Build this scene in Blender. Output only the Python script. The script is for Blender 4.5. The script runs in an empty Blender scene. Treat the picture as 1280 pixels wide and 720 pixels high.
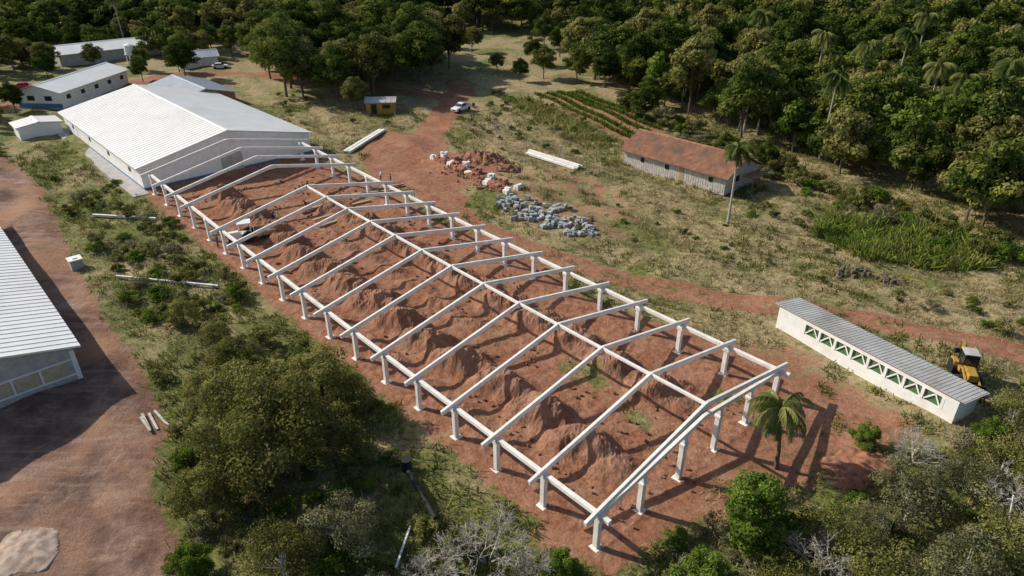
import bpy, math, random
import numpy as np
from mathutils import Vector, Matrix, noise
random.seed(7); rng=np.random.default_rng(11)
scene=bpy.context.scene
COL=bpy.context.collection
# ------------------------------------------------------------------ camera
cam=bpy.data.cameras.new("Camera"); cam.lens=24; cam.sensor_width=36; cam.clip_end=6000; cam.clip_start=.5
co=bpy.data.objects.new("Camera",cam); COL.objects.link(co)
co.location=(0,0,38); co.rotation_euler=(math.radians(90-28.6),0,0); scene.camera=co
# ------------------------------------------------------------------ light
SUN_EL=math.radians(35); sd=Vector((-.93,.37)).normalized()
world=bpy.data.worlds.new("World"); scene.world=world; world.use_nodes=True
nt=world.node_tree; bg=nt.nodes["Background"]; sky=nt.nodes.new("ShaderNodeTexSky"); sky.sky_type='NISHITA'
sky.sun_disc=False; sky.sun_elevation=SUN_EL; sky.sun_rotation=math.atan2(sd.x,sd.y)
sky.air_density=1.0; sky.dust_density=1.5
nt.links.new(sky.outputs[0],bg.inputs[0]); bg.inputs[1].default_value=.11
sl=bpy.data.lights.new("sun","SUN"); sl.energy=5.0; sl.angle=math.radians(.5); sl.color=(1,.925,.79)
so=bpy.data.objects.new("sun",sl); COL.objects.link(so)
so.rotation_euler=Vector((-sd.x*math.cos(SUN_EL),-sd.y*math.cos(SUN_EL),-math.sin(SUN_EL))).to_track_quat('-Z','Y').to_euler()
scene.view_settings.view_transform='Standard'; scene.view_settings.look='None'; scene.view_settings.exposure=0
# ------------------------------------------------------------------ site axes
P0=np.array([5.76,32.6]); _u=np.array([-.68,.733]); UU=_u/np.linalg.norm(_u); VV=np.array([UU[1],-UU[0]])
def smooth(a): a=np.clip(a,0,1); return a*a*(3-2*a)
def uv(x,y): dx=np.asarray(x)-P0[0]; dy=np.asarray(y)-P0[1]; return dx*UU[0]+dy*UU[1], dx*VV[0]+dy*VV[1]
def gz(x,y):
    x=np.asarray(x,float); y=np.asarray(y,float); u,v=uv(x,y)
    z=1.5*np.clip(u/87,0,1)**2
    out=smooth(np.maximum(np.maximum(-3-u,u-92),np.maximum(-3-v,v-29))/8)
    z=z+out*(.28*np.sin(x*.31+1)*np.sin(y*.27)+.15*np.sin(x*.83+y*.5)+.5*np.sin(x*.07+2)*np.cos(y*.06))
    z=z+smooth((y-215)/200)*(13+11*np.sin(x/52+1)+8*np.sin(x/33+y/48))
    z=z+smooth((np.hypot(x,y)-600)/900)*(55+25*np.sin(x/210)+18*np.cos(y/260+x/330))
    return z
def gzf(x,y): return float(gz(x,y))
def site(u,v): p=P0+UU*u+VV*v; return p
# ------------------------------------------------------------------ masks
def poly_sd(x,y,poly):
    x=np.asarray(x,float); y=np.asarray(y,float); d=np.full(x.shape,1e9); ins=np.zeros(x.shape,bool); n=len(poly)
    for i in range(n):
        ax,ay=poly[i]; bx,by=poly[(i+1)%n]; ex,ey=bx-ax,by-ay
        t=np.clip(((x-ax)*ex+(y-ay)*ey)/(ex*ex+ey*ey+1e-9),0,1)
        d=np.minimum(d,np.hypot(x-ax-t*ex,y-ay-t*ey))
        c=((ay>y)!=(by>y))&(x<(bx-ax)*(y-ay)/((by-ay) if by!=ay else 1e-9)+ax); ins^=c
    return np.where(ins,d,-d)
def line_d(x,y,pl):
    x=np.asarray(x,float); y=np.asarray(y,float); d=np.full(x.shape,1e9)
    for (ax,ay),(bx,by) in zip(pl[:-1],pl[1:]):
        ex,ey=bx-ax,by-ay; t=np.clip(((x-ax)*ex+(y-ay)*ey)/(ex*ex+ey*ey),0,1)
        d=np.minimum(d,np.hypot(x-ax-t*ex,y-ay-t*ey))
    return d
ROAD=[(-14,176),(-12,166),(-14.7,140),(-16.5,121),(-18,112),(-5.4,87.2),(4.1,78.2),(13.3,71.7),(23.4,67),(31.4,64),(38.8,61.5),(50.3,55.8),(61.5,48.8),(90,40)]
PATH2=[(30,140),(43.5,112),(52,100),(57,88),(75,66)]
PATH3=[(-130,120),(-112,150),(-90,182),(-80,186),(-66,184),(-40,170),(-14,160)]
D2=[(-91,118),(-70.7,97.8),(-56,78),(-43.7,62.5),(-33.5,51.2),(-28.5,44.5),(-27.9,38.9),(-22.6,32.8),(-18,25),(-18,0),(-160,0),(-160,125)]
D3=[(-28,118),(-25.5,131),(-12.3,129.6),(-11.4,118.5),(1.3,109.4),(-8,99),(-22,100)]
D4=[(24,58),(28,58),(32,50),(35.5,43),(27,39.3),(19.1,36),(10.5,32),(6,29.5),(0,33),(14,60)]
D5=[(-4,112),(12,110),(22,96),(16,80),(4,86),(-4,98)]
GARD=[(5.0,164),(16,165),(32,136),(22.0,125)]
FIELD=[(-30,188),(20,183),(24,236),(-26,244)]
def masks(x,y):
    u,v=uv(x,y)
    rect=np.minimum(np.minimum(u+2.6,92-u),np.minimum(v+1.5,27.2+1.5*np.sin(u*.21)-v))
    dirt=smooth(.5+rect/3)
    rd=line_d(x,y,ROAD)
    wd=np.where(y>95,3.2,2.0)
    r=smooth(.5+(wd-rd)/1.8)*(1-.6*np.exp(-(rd/.45)**2)*(y<95))
    dirt=np.maximum(dirt,r*.95)
    dirt=np.maximum(dirt,.62*smooth(.5+(1.3-line_d(x,y,PATH2))/2))
    dirt=np.maximum(dirt,.75*smooth(.5+(3.4-line_d(x,y,PATH3))/4))
    for P,k,wd_ in ((D2,1,3),(D3,.78,5),(D4,.7,6),(GARD,1.0,2),(D5,.47,8)):
        dirt=np.maximum(dirt,k*smooth(.5+poly_sd(x,y,P)/wd_))
    for cu,cv,r_,kk in ((14,14.5,2.4,.65),(6,13,1.6,.6),(25,13.5,1.2,.5),(3,21,1.3,.6),(55,13,1.1,.5)):
        dirt=dirt-kk*np.exp(-((u-cu)**2/(r_*1.8)**2+(v-cv)**2/r_**2))
    dry=np.where(v>27,.68,.42)*smooth((y-25)/20)
    dry=np.maximum(dry,smooth(.5+poly_sd(x,y,FIELD)/10)*.5)
    dry=np.where(y>240,.2,dry)
    dark=.95*smooth(.5+poly_sd(x,y,D2)/6)
    return np.clip(dirt,0,1),dry,dark
# ------------------------------------------------------------------ node helpers
def newmat(name):
    m=bpy.data.materials.new(name); m.use_nodes=True; n=m.node_tree; return m,n,n.nodes,n.links,n.nodes["Principled BSDF"]
def N(nodes,t,**k):
    n=nodes.new(t)
    for a,b in k.items(): setattr(n,a,b)
    return n
def noise_n(nodes,links,coord,scale,detail=4,rough=.6):
    n=N(nodes,"ShaderNodeTexNoise"); n.inputs["Scale"].default_value=scale; n.inputs["Detail"].default_value=detail; n.inputs["Roughness"].default_value=rough
    links.new(coord,n.inputs["Vector"]); return n.outputs["Fac"]
def ramp(nodes,links,f,stops):
    r=N(nodes,"ShaderNodeValToRGB"); e=r.color_ramp.elements
    while len(e)<len(stops): e.new(.5)
    for i,(p,c) in enumerate(stops):
        e[i].position=p; e[i].color=(*c,1) if len(c)==3 else c
    links.new(f,r.inputs[0]); return r.outputs[0]
def mixc(nodes,links,f,a,b,bt='MIX'):
    m=N(nodes,"ShaderNodeMix",data_type='RGBA',blend_type=bt)
    for s,v in ((0,f),(6,a),(7,b)):
        if hasattr(v,'links'): links.new(v,m.inputs[s])
        else: m.inputs[s].default_value=v if s==0 else (*v,1)
    return m.outputs[2]
def math_n(nodes,links,op,a,b=None,c=None,clamp=False):
    m=N(nodes,"ShaderNodeMath",operation=op,use_clamp=clamp)
    for i,v in enumerate((a,b,c)):
        if v is None: continue
        if hasattr(v,'links'): links.new(v,m.inputs[i])
        else: m.inputs[i].default_value=v
    return m.outputs[0]
def surf(name,col,col2=None,scale=1.5,rough=.8,bump=.0,bscale=8,metal=0,dirt=None,spec=.4,dlo=.5):
    m,nt,nd,lk,p=newmat(name); tc=N(nd,"ShaderNodeTexCoord").outputs["Object"]
    col2=col2 or tuple(c*.72 for c in col)
    a=noise_n(nd,lk,tc,scale,5,.7)
    c=ramp(nd,lk,a,[(.35,col2),(.62,col)])
    if dirt:
        b=noise_n(nd,lk,tc,scale*.33,5,.65); f=ramp(nd,lk,b,[(dlo,(0,0,0)),(dlo+.22,(1,1,1))])
        c=mixc(nd,lk,f,c,dirt)
    lk.new(c,p.inputs["Base Color"]); p.inputs["Roughness"].default_value=rough; p.inputs["Metallic"].default_value=metal
    p.inputs["Specular IOR Level"].default_value=spec
    if bump:
        bb=N(nd,"ShaderNodeBump"); bb.inputs["Strength"].default_value=bump; bb.inputs["Distance"].default_value=.05
        lk.new(noise_n(nd,lk,tc,bscale,4,.7),bb.inputs["Height"]); lk.new(bb.outputs[0],p.inputs["Normal"])
    return m
def leafmat(name,ca,cb,cc=None,var=.55):
    m,nt,nd,lk,p=newmat(name); nd.remove(p)
    at=N(nd,"ShaderNodeAttribute"); at.attribute_name="tint"; oi=N(nd,"ShaderNodeObjectInfo")
    f=math_n(nd,lk,'MULTIPLY_ADD',oi.outputs["Random"],var,-var/2)
    f=math_n(nd,lk,'ADD',f,at.outputs["Fac"],clamp=True)
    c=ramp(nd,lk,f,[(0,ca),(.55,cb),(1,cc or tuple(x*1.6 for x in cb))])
    df=N(nd,"ShaderNodeBsdfDiffuse"); lk.new(c,df.inputs[0])
    tr=N(nd,"ShaderNodeBsdfTranslucent"); lk.new(c,tr.inputs[0]); mx=N(nd,"ShaderNodeMixShader"); mx.inputs[0].default_value=.35
    lk.new(df.outputs[0],mx.inputs[1]); lk.new(tr.outputs[0],mx.inputs[2]); lk.new(mx.outputs[0],nd["Material Output"].inputs[0])
    return m
def groundmat():
    m,nt,nd,lk,p=newmat("ground_soil_and_grass"); tc=N(nd,"ShaderNodeTexCoord").outputs["Object"]
    at=N(nd,"ShaderNodeAttribute"); at.attribute_name="mask"; sep=N(nd,"ShaderNodeSeparateColor"); lk.new(at.outputs["Color"],sep.inputs[0])
    mp=N(nd,"ShaderNodeMapping"); mp.inputs["Rotation"].default_value=(0,0,.75); mp.inputs["Scale"].default_value=(.10,1.3,1); lk.new(tc,mp.inputs[0])
    n1=noise_n(nd,lk,tc,.35,7,.7); n2=noise_n(nd,lk,tc,1.6,6,.7); n3=noise_n(nd,lk,tc,.09,4,.6); n4=noise_n(nd,lk,tc,6,5,.75); n5=noise_n(nd,lk,mp.outputs[0],1.0,4,.6)
    f=math_n(nd,lk,'MULTIPLY_ADD',math_n(nd,lk,'SUBTRACT',n1,.5),1.5,sep.outputs[0])
    f=math_n(nd,lk,'MULTIPLY_ADD',math_n(nd,lk,'SUBTRACT',n2,.5),1.1,f)
    f=ramp(nd,lk,f,[(.42,(0,0,0)),(.62,(1,1,1))])
    red=ramp(nd,lk,n2,[(.28,(.135,.052,.029)),(.5,(.265,.115,.066)),(.72,(.39,.20,.125))])
    red=mixc(nd,lk,math_n(nd,lk,'MULTIPLY',ramp(nd,lk,n1,[(.42,(0,0,0)),(.68,(1,1,1))]),.6),red,(.42,.25,.165))
    dk=ramp(nd,lk,n1,[(.35,(.09,.055,.046)),(.5,(.17,.108,.086)),(.66,(.33,.225,.175))])
    dk=mixc(nd,lk,ramp(nd,lk,n3,[(.46,(0,0,0)),(.6,(1,1,1))]),dk,(.34,.19,.12))
    dk=mixc(nd,lk,math_n(nd,lk,'MULTIPLY',ramp(nd,lk,n5,[(.52,(0,0,0)),(.64,(1,1,1))]),.4),dk,(.41,.285,.215))
    soil=mixc(nd,lk,sep.outputs[2],red,dk)
    gr=ramp(nd,lk,n2,[(.3,(.055,.07,.018)),(.5,(.14,.152,.045)),(.7,(.25,.245,.09))])
    dr=ramp(nd,lk,n2,[(.3,(.15,.115,.055)),(.5,(.31,.25,.135)),(.72,(.46,.38,.22))])
    g=math_n(nd,lk,'MULTIPLY_ADD',math_n(nd,lk,'SUBTRACT',n3,.5),2.4,sep.outputs[1])
    g=math_n(nd,lk,'MULTIPLY_ADD',math_n(nd,lk,'SUBTRACT',n1,.5),1.6,g)
    g=ramp(nd,lk,g,[(.3,(0,0,0)),(.75,(1,1,1))])
    grass=mixc(nd,lk,g,gr,dr)
    c=mixc(nd,lk,f,grass,soil)
    c=mixc(nd,lk,.6,c,ramp(nd,lk,n4,[(.3,(.5,.5,.5)),(.6,(1.25,1.25,1.25))]),'MULTIPLY')
    lk.new(c,p.inputs["Base Color"]); p.inputs["Roughness"].default_value=.95; p.inputs["Specular IOR Level"].default_value=.15
    b=N(nd,"ShaderNodeBump"); b.inputs["Strength"].default_value=.75; b.inputs["Distance"].default_value=.2
    h=math_n(nd,lk,'ADD',n2,math_n(nd,lk,'MULTIPLY',n4,.4)); lk.new(h,b.inputs["Height"]); lk.new(b.outputs[0],p.inputs["Normal"])
    return m
MG=groundmat()
CONC=surf("whitewashed_concrete",(.84,.82,.78),(.68,.66,.62),1.2,.8,.3,6,dirt=(.56,.51,.45),dlo=.58)
WHITEROOF=surf("white_metal_roof",(.82,.82,.81),(.75,.75,.74),.35,.5,0,dirt=(.68,.66,.62),spec=.4,dlo=.52)
GREYROOF=surf("grey_metal_roof",(.50,.50,.48),(.40,.395,.38),.6,.55,0,dirt=(.30,.28,.25))
BLUEROOF=surf("bluish_metal_roof",(.46,.50,.56),(.36,.40,.45),.5,.45)
WHITEW=surf("white_wall_paint",(.84,.84,.83),(.74,.74,.72),.7,.8,dirt=(.62,.55,.49),dlo=.56)
GREYW=surf("grey_block_wall",(.50,.49,.46),(.36,.35,.33),1.5,.9,.3,5)
BLUEP=surf("blue_paint",(.10,.2,.42),None,2,.6)
TILE=surf("terracotta_tile",(.38,.175,.10),(.18,.09,.06),1.1,.85,.5,9,dirt=(.14,.10,.075),dlo=.47)
OLDWALL=surf("weathered_wood_wall",(.60,.56,.51),(.36,.33,.30),2.2,.9,.4,8)
BEIGE=surf("beige_shutter",(.55,.48,.32),None,2,.7)
DARK=surf("dark_opening",(.02,.02,.022),None,2,.5)
GREENP=surf("green_panel",(.08,.17,.07),None,3,.7)
ORANGE=surf("orange_wall",(.55,.32,.12),None,2,.8)
YELL=surf("yellow_paint",(.50,.30,.05),(.30,.19,.04),3,.5)
BRICK=surf("brick_red",(.42,.19,.12),(.30,.13,.09),5,.85)
STONE=surf("grey_stone",(.44,.45,.45),(.25,.26,.26),3,.9,.4,5)
WOOD=surf("raw_timber",(.44,.33,.21),(.27,.19,.12),4,.85)
BARK=surf("bark",(.17,.13,.095),(.08,.06,.045),5,.9,.5,12)
PALE_BARK=surf("pale_bare_bark",(.46,.43,.38),(.32,.29,.25),5,.9)
RUBBER=surf("rubber",(.018,.018,.018),None,4,.8)
CARW=surf("white_car_paint",(.78,.78,.78),(.74,.74,.74),1,.25,spec=.6)
CARR=surf("red_car_paint",(.45,.03,.03),None,1,.25,spec=.6)
GLASS=surf("dark_glass",(.02,.025,.03),None,1,.08,spec=.8)
GRAVEL=surf("pale_sand",(.50,.40,.33),(.31,.21,.16),1.6,.95,.6,8)
SLAB=surf("walkway_concrete",(.44,.43,.42),(.32,.31,.30),.8,.9)
SKINM=surf("skin",(.42,.25,.17),None,5,.6); HAIR=surf("hair",(.03,.02,.015),None,5,.7)
SHB=surf("blue_cloth",(.06,.13,.33),None,5,.9); SHW=surf("white_cloth",(.6,.6,.58),None,5,.9); PANTS=surf("dark_cloth",(.05,.055,.08),None,5,.9)
L_FOREST=leafmat("forest_leaf",(.033,.055,.012),(.105,.14,.030),(.25,.26,.065),.75)
L_OLIVE=leafmat("olive_leaf",(.06,.068,.018),(.17,.17,.050),(.33,.31,.11),.6)
L_BRIGHT=leafmat("bright_leaf",(.045,.085,.012),(.13,.20,.032),(.26,.32,.06))
L_GREY=leafmat("greyish_leaf",(.075,.08,.038),(.20,.195,.10),(.34,.32,.19))
L_PALM=leafmat("palm_frond",(.055,.08,.022),(.16,.19,.055),(.31,.30,.11))
L_GRASS=leafmat("weed_leaf",(.08,.095,.022),(.205,.215,.06),(.38,.35,.13),.6)
L_DRY=leafmat("dry_grass_blade",(.19,.155,.07),(.38,.315,.165),(.56,.48,.29))
# ------------------------------------------------------------------ mesh builder
class Fr:
    def __init__(s,ox,oy,oz,ang): s.o=Vector((ox,oy,oz)); s.a=Vector((math.cos(ang),math.sin(ang),0)); s.b=Vector((math.sin(ang),-math.cos(ang),0))
    def __call__(s,a,b,z): return s.o+s.a*a+s.b*b+Vector((0,0,z))
UANG=math.atan2(UU[1],UU[0])
class MB:
    def __init__(s): s.v=[]; s.f=[]
    def quadbox(s,c):
        n=len(s.v); s.v+= [tuple(p) for p in c]
        s.f+=[(n,n+1,n+2,n+3),(n+7,n+6,n+5,n+4),(n,n+4,n+5,n+1),(n+1,n+5,n+6,n+2),(n+2,n+6,n+7,n+3),(n+3,n+7,n+4,n)]
    def fbox(s,fr,a0,a1,b0,b1,z0,z1):
        s.quadbox([fr(a0,b0,z0),fr(a1,b0,z0),fr(a1,b1,z0),fr(a0,b1,z0),fr(a0,b0,z1),fr(a1,b0,z1),fr(a1,b1,z1),fr(a0,b1,z1)])
    def prism(s,fr,prof,a0,a1):
        n=len(s.v); k=len(prof)
        for a in (a0,a1): s.v+=[tuple(fr(a,b,z)) for b,z in prof]
        s.f.append(tuple(range(n,n+k))); s.f.append(tuple(range(n+2*k-1,n+k-1,-1)))
        for i in range(k): j=(i+1)%k; s.f.append((n+i,n+k+i,n+k+j,n+j))
    def sprism(s,fr,prof,b0,b1,inset=None):
        n=len(s.v); k=len(prof)
        for sg,b in ((1,b0),(-1,b1)):
            for i,(a,z) in enumerate(prof):
                s.v.append(tuple(fr(a,b+(sg*inset[i] if inset else 0),z)))
        s.f.append(tuple(range(n,n+k))); s.f.append(tuple(range(n+2*k-1,n+k-1,-1)))
        for i in range(k): j=(i+1)%k; s.f.append((n+i,n+k+i,n+k+j,n+j))
    def beam(s,a,b,w,h):
        a=Vector(a);b=Vector(b);d=(b-a).normalized(); up=Vector((0,0,1)) if abs(d.z)<.9 else Vector((UU[0],UU[1],0))
        r=d.cross(up).normalized(); up=r.cross(d); r*=w/2; up=up*h/2
        s.quadbox([a-r-up,a+r-up,a+r+up,a-r+up,b-r-up,b+r-up,b+r+up,b-r+up])
    def tube(s,a,b,r0,r1,n=8,cap=True):
        a=Vector(a);b=Vector(b);d=(b-a).normalized(); t=d.orthogonal().normalized(); q=d.cross(t); k=len(s.v)
        for p,r in ((a,r0),(b,r1)):
            for i in range(n):
                an=2*math.pi*i/n; s.v.append(tuple(p+(t*math.cos(an)+q*math.sin(an))*r))
        for i in range(n): j=(i+1)%n; s.f.append((k+i,k+j,k+n+j,k+n+i))
        if cap: s.f.append(tuple(range(k+n-1,k-1,-1))); s.f.append(tuple(range(k+n,k+2*n)))
    def build(s,name,mat,parent=None,smoothf=False):
        me=bpy.data.meshes.new(name); me.from_pydata(s.v,[],s.f); me.materials.append(mat)
        if smoothf: me.polygons.foreach_set("use_smooth",[True]*len(me.polygons))
        o=bpy.data.objects.new(name,me); COL.objects.link(o)
        if parent: o.parent=parent; o.matrix_parent_inverse=Matrix.Translation(-parent.location)
        return o
def group(name,loc=(0,0,0)):
    e=bpy.data.objects.new(name,None); e.location=loc; e.empty_display_size=1; COL.objects.link(e); return e
def npmesh(name,Vv,F,mats,midx=None,tint=None):
    me=bpy.data.meshes.new(name); me.from_pydata(Vv.tolist() if hasattr(Vv,'tolist') else Vv,[],F.tolist() if hasattr(F,'tolist') else F)
    for m in mats: me.materials.append(m)
    if midx is not None: me.polygons.foreach_set("material_index",np.asarray(midx,dtype=np.int32))
    if tint is not None:
        a=me.attributes.new("tint",'FLOAT','POINT'); a.data.foreach_set("value",np.asarray(tint,dtype=np.float32))
    return me
def link(name,me,loc=(0,0,0),s=1,rz=0,parent=None):
    o=bpy.data.objects.new(name,me); o.location=loc; o.rotation_euler=(0,0,rz)
    o.scale=(s,s,s) if not hasattr(s,'__len__') else s
    COL.objects.link(o)
    if parent: o.parent=parent
    return o
# ------------------------------------------------------------------ ground sheet
def axis(lo,hi,step,far):
    c=list(np.arange(lo,hi,step)); s=step; x=c[-1]
    while x<far: s*=1.13; x+=s; c.append(x)
    s=step; x=c[0]; pre=[]
    while x>-far: s*=1.13; x-=s; pre.append(x)
    return np.array(pre[::-1]+c)
gx=axis(-100,75,.75,3200); gy=axis(24,168,.75,3200)
X,Y=np.meshgrid(gx,gy); Z=gz(X,Y); n1,n2=len(gx),len(gy)
def add_mask(me,x,y,extra=None):
    d,g,b=masks(x,y)
    if extra is not None: b=np.maximum(b,extra)
    a=me.attributes.new("mask",'FLOAT_COLOR','POINT'); arr=np.stack([d,g,b,np.ones_like(d)],-1).astype(np.float32); a.data.foreach_set("color",arr.ravel())
ii=(np.arange(n2-1)[:,None]*n1+np.arange(n1-1)[None,:]).ravel()
F=np.stack([ii,ii+1,ii+n1+1,ii+n1],-1)
me=npmesh("ground",np.stack([X.ravel(),Y.ravel(),Z.ravel()],-1),F,[MG]); add_mask(me,X.ravel(),Y.ravel())
me.polygons.foreach_set("use_smooth",[True]*len(me.polygons)); link("ground",me)
# ------------------------------------------------------------------ soil mounds in the construction
us=np.arange(-1.5,90,.2); vs=np.arange(-1.2,25.4,.2)
Ug,Vg=np.meshgrid(us,vs); Hm=np.zeros_like(Ug); Dk=np.zeros_like(Ug)
for j in range(Ug.shape[0]):
    for i in range(Ug.shape[1]):
        u=Ug[j,i]; v=Vg[j,i]
        w=noise.noise((u*.12,v*.1,3)); n=noise.noise((u*.45,v*.45,1)); nf=noise.noise((u*1.3,v*1.3,5)); nff=noise.noise((u*2.9,v*2.9,9))
        ph=u/5.1+.08*n; bay=abs(math.sin(math.pi*(ph+.12*math.sin(v))))
        h=0
        for vc,amp,wd,u0,u1 in ((6.9,1.6,2.0,2,84),(17.6,1.45,1.9,4,68),(12.4,.45,1.2,24,60),(2.2,.4,1.0,8,54)):
            e=min(1,max(0,(u-u0)/3))*min(1,max(0,(u1-u)/3))
            dv=(v-vc-1.3*w-.35*math.sin(u*1.23))/wd
            h+=e*amp*math.exp(-dv*dv*dv*dv*.8-dv*dv*.5)*(.42+.58*bay+.45*n)
        h=max(0,h); dk=min(1,h*1.1)
        h+=(.09+.28*min(1,h))*nf*.9+(.05+.22*min(1,h))*abs(nff)
        e=min(1,min(u+1.5,90-u,v+1.2,25.4-v)/1.0)
        Hm[j,i]=max(h,-.02)*e-.10*(1-e); Dk[j,i]=dk
Xm=P0[0]+UU[0]*Ug+VV[0]*Vg; Ym=P0[1]+UU[1]*Ug+VV[1]*Vg; Zm=gz(Xm,Ym)+.05+Hm
a1=len(us); ii=(np.arange(len(vs)-1)[:,None]*a1+np.arange(a1-1)[None,:]).ravel()
me=npmesh("soil_mounds",np.stack([Xm.ravel(),Ym.ravel(),Zm.ravel()],-1),np.stack([ii,ii+a1,ii+a1+1,ii+1],-1),[MG])
add_mask(me,Xm.ravel(),Ym.ravel(),.35*Dk.ravel()); link("soil_mounds",me)
# ------------------------------------------------------------------ concrete frame
def sz(u): return 1.5*min(1,max(0,u/87))**2
FS=Fr(P0[0],P0[1],0,UANG)
def S3(u,v,z): return FS(u,v,z+sz(u))
g=group("concrete_barn_frame",(P0[0],P0[1],0))
cols=MB(); raf=MB(); eav=MB(); foot=MB(); S=5.1
for i in range(18):
    u=i*S
    for v in (0,24):
        zt=3.0
        cols.fbox(FS,u-.21,u+.21,v-.19,v+.19,-.2+sz(u),zt+sz(u))
        cols.fbox(FS,u-.32,u+.32,v-.24,v+.24,zt-.35+sz(u),zt+.02+sz(u))
        foot.fbox(FS,u-.4,u+.4,v-.4,v+.4,-.3+sz(u),.08+sz(u))
    if i==0:
        for v in (4.8,9.6,14.4,19.2):
            h=2.85+1.75*(1-abs(v-12)/12)
            cols.fbox(FS,u-.2,u+.2,v-.2,v+.2,-.2,h); foot.fbox(FS,u-.4,u+.4,v-.4,v+.4,-.3,.09)
            cols.fbox(FS,u-.27,u+.27,v-.3,v+.3,h-.9,h-.65)
    if i==13: continue
    j=.06*math.sin(i*7)
    for a,b in (((-1.35+.1*math.sin(i*5),3.02),(11.985,5.86)),((25.35,3.02),(12.015,5.86))):
        raf.beam(S3(u+j,a[0],a[1]+.12),S3(u,b[0],b[1]),.26,.42)
    raf.fbox(FS,u-.16,u+.16,11.6,12.4,5.5+sz(u),5.62+sz(u))
for v in (0,24):
    for i in range(17):
        a,b=i*S,(i+1)*S
        eav.beam(S3(a-(1.0 if i==0 else -.01),v+.02*math.sin(i*3),3.08),S3(b-.01,v,3.08),.34,.36)
raf.beam(S3(-.02,.2,3.02),S3(-.02,11.99,4.72),.3,.34); raf.beam(S3(-.02,23.8,3.02),S3(-.02,12.01,4.72),.3,.34)
rid=MB()
for i in range(12): rid.beam(S3(i*S+.14,12,5.86),S3((i+1)*S-.14,12,5.86),.22,.26)
for o in (cols.build("columns",CONC,g),raf.build("rafters",CONC,g),eav.build("eave_beams",CONC,g),rid.build("ridge_beam",CONC,g),foot.build("footings",CONC,g)):
    md=o.modifiers.new("bev",'BEVEL'); md.width=.025; md.segments=1; md.limit_method='ANGLE'
# ------------------------------------------------------------------ gabled building helper
def gabled(name,fr,L,b0,b1,ze,zr,wallm,roofm,over=.8,ribs=1.0,thick=.12,rh=.055,og=None):
    e=group(name,tuple(fr.o)); bm=(b0+b1)/2; og=over if og is None else og
    w=MB(); w.prism(fr,[(b0,-.6),(b1,-.6),(b1,ze-.12),(bm,zr-.12),(b0,ze-.12)],.01,L); w.build("walls",wallm,e)
    r=MB(); sl=(zr-ze)/(bm-b0)
    for sg,bb in ((-1,b0),(1,b1)):
        be=bb+sg*over; z_e=ze-over*sl
        r.prism(fr,[(be,z_e),(bm,zr),(bm,zr+thick),(be,z_e+thick)],-og,L+over)
        k=int((L+2*over)/ribs)
        for i in range(k+1):
            a=-og+.06+i*(L+og+over-.12)/k
            r.prism(fr,[(be,z_e+thick-.01),(bm,zr+thick-.01),(bm,zr+thick+rh),(be,z_e+thick+rh)],a-.05,a+.05)
    r.prism(fr,[(bm-.35,zr+thick-.35*sl+.06),(bm+.35,zr+thick-.35*sl+.06),(bm,zr+thick+.1)],-og-.02,L+over+.02)
    r.build("roof",roofm,e)
    return e
o=site(89.6,0); barn=Fr(o[0],o[1],1.5,UANG)
e=gabled("white_roofed_barn",barn,45,-.6,27.2,3.5,6.5,WHITEW,WHITEROOF,over=.6,ribs=1.0,rh=.045,og=.3)
m=MB(); m.fbox(barn,-.02,.03,-.6,27.2,-.3,.3); m.fbox(barn,0,45,-.64,-.59,-.3,.35); m.build("blue_skirting",BLUEP,e)
m=MB(); m.fbox(barn,-2.2,45,-2.8,-.62,-.6,.12); m.build("walkway",SLAB,e)
m=MB(); m.fbox(barn,-.04,.02,11.5,15,0,3); m.build("door",GREYW,e)
m=MB()
for k in range(4): m.fbox(barn,5+k*11,6.2+k*11,-.625,-.58,1.6,2.3)
m.build("side_vents",DARK,e)
o=site(133,-1.6)
gabled("barn_annex",Fr(o[0],o[1],1.4,UANG),5,-7,0,2.3,2.8,WHITEW,WHITEROOF,over=.4,rh=.03)
o=site(44.2,-20.6); lb=Fr(o[0],o[1],.2,UANG)
e=gabled("livestock_shed",lb,46,-24,0,4.1,7.0,GREYW,WHITEROOF,over=.7,ribs=.9,og=.5)
m=MB(); fm=MB()
for k in range(9):
    b=-.9-k*2.15
    m.fbox(lb,-.05,.0,b-1.85,b,1.35,2.75)
    fm.fbox(lb,-.07,.0,b-2.0,b-1.85,1.2,2.85)
m.build("shutters",BEIGE,e)
fm.fbox(lb,-.075,.0,-24,-.2,2.75,2.9); fm.fbox(lb,-.09,.0,-24,-.2,1.2,1.34); fm.fbox(lb,-.1,.3,-.3,.1,-.2,3.7); fm.build("window_frames",WHITEW,e)
m=MB(); m.fbox(lb,-1.2,46,.03,1.0,-.5,-.02); m.fbox(lb,-1.2,-.1,-24,.03,-.5,-.02); m.build("concrete_apron",SLAB,e)
sa=math.atan2(45-60.6,36.9-27.5)
class Fr2(Fr):
    def __init__(s,ox,oy,oz,ang): super().__init__(ox,oy,oz,ang); s.b=-s.b
sh=Fr2(27.5,60.6,-.05,sa); Ls=18.3
e=group("corrugated_roof_shed",tuple(sh.o)); DP=3.3
m=MB(); m.fbox(sh,0,Ls,0,.15,-.6,1.35); m.fbox(sh,0,Ls,0,.15,2.45,3.02); m.fbox(sh,0,3.2,0,.15,1.35,2.45); m.fbox(sh,Ls-1.2,Ls,0,.15,1.35,2.45)
no=8; wv=(Ls-4.4)/no
for k in range(no+1): a=3.2+k*wv; m.fbox(sh,a-.12,a+.12,-.02,.16,1.34,2.46)
m.prism(sh,[(DP-.1,-.6),(DP+.05,-.6),(DP+.05,2.55),(DP-.1,2.55)],.16,Ls-.16)
for a in (0,Ls-.15): m.prism(sh,[(.15,-.6),(DP+.05,-.6),(DP+.05,2.55),(.15,3.0)],a,a+.15)
m.build("walls",WHITEW,e)
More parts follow.
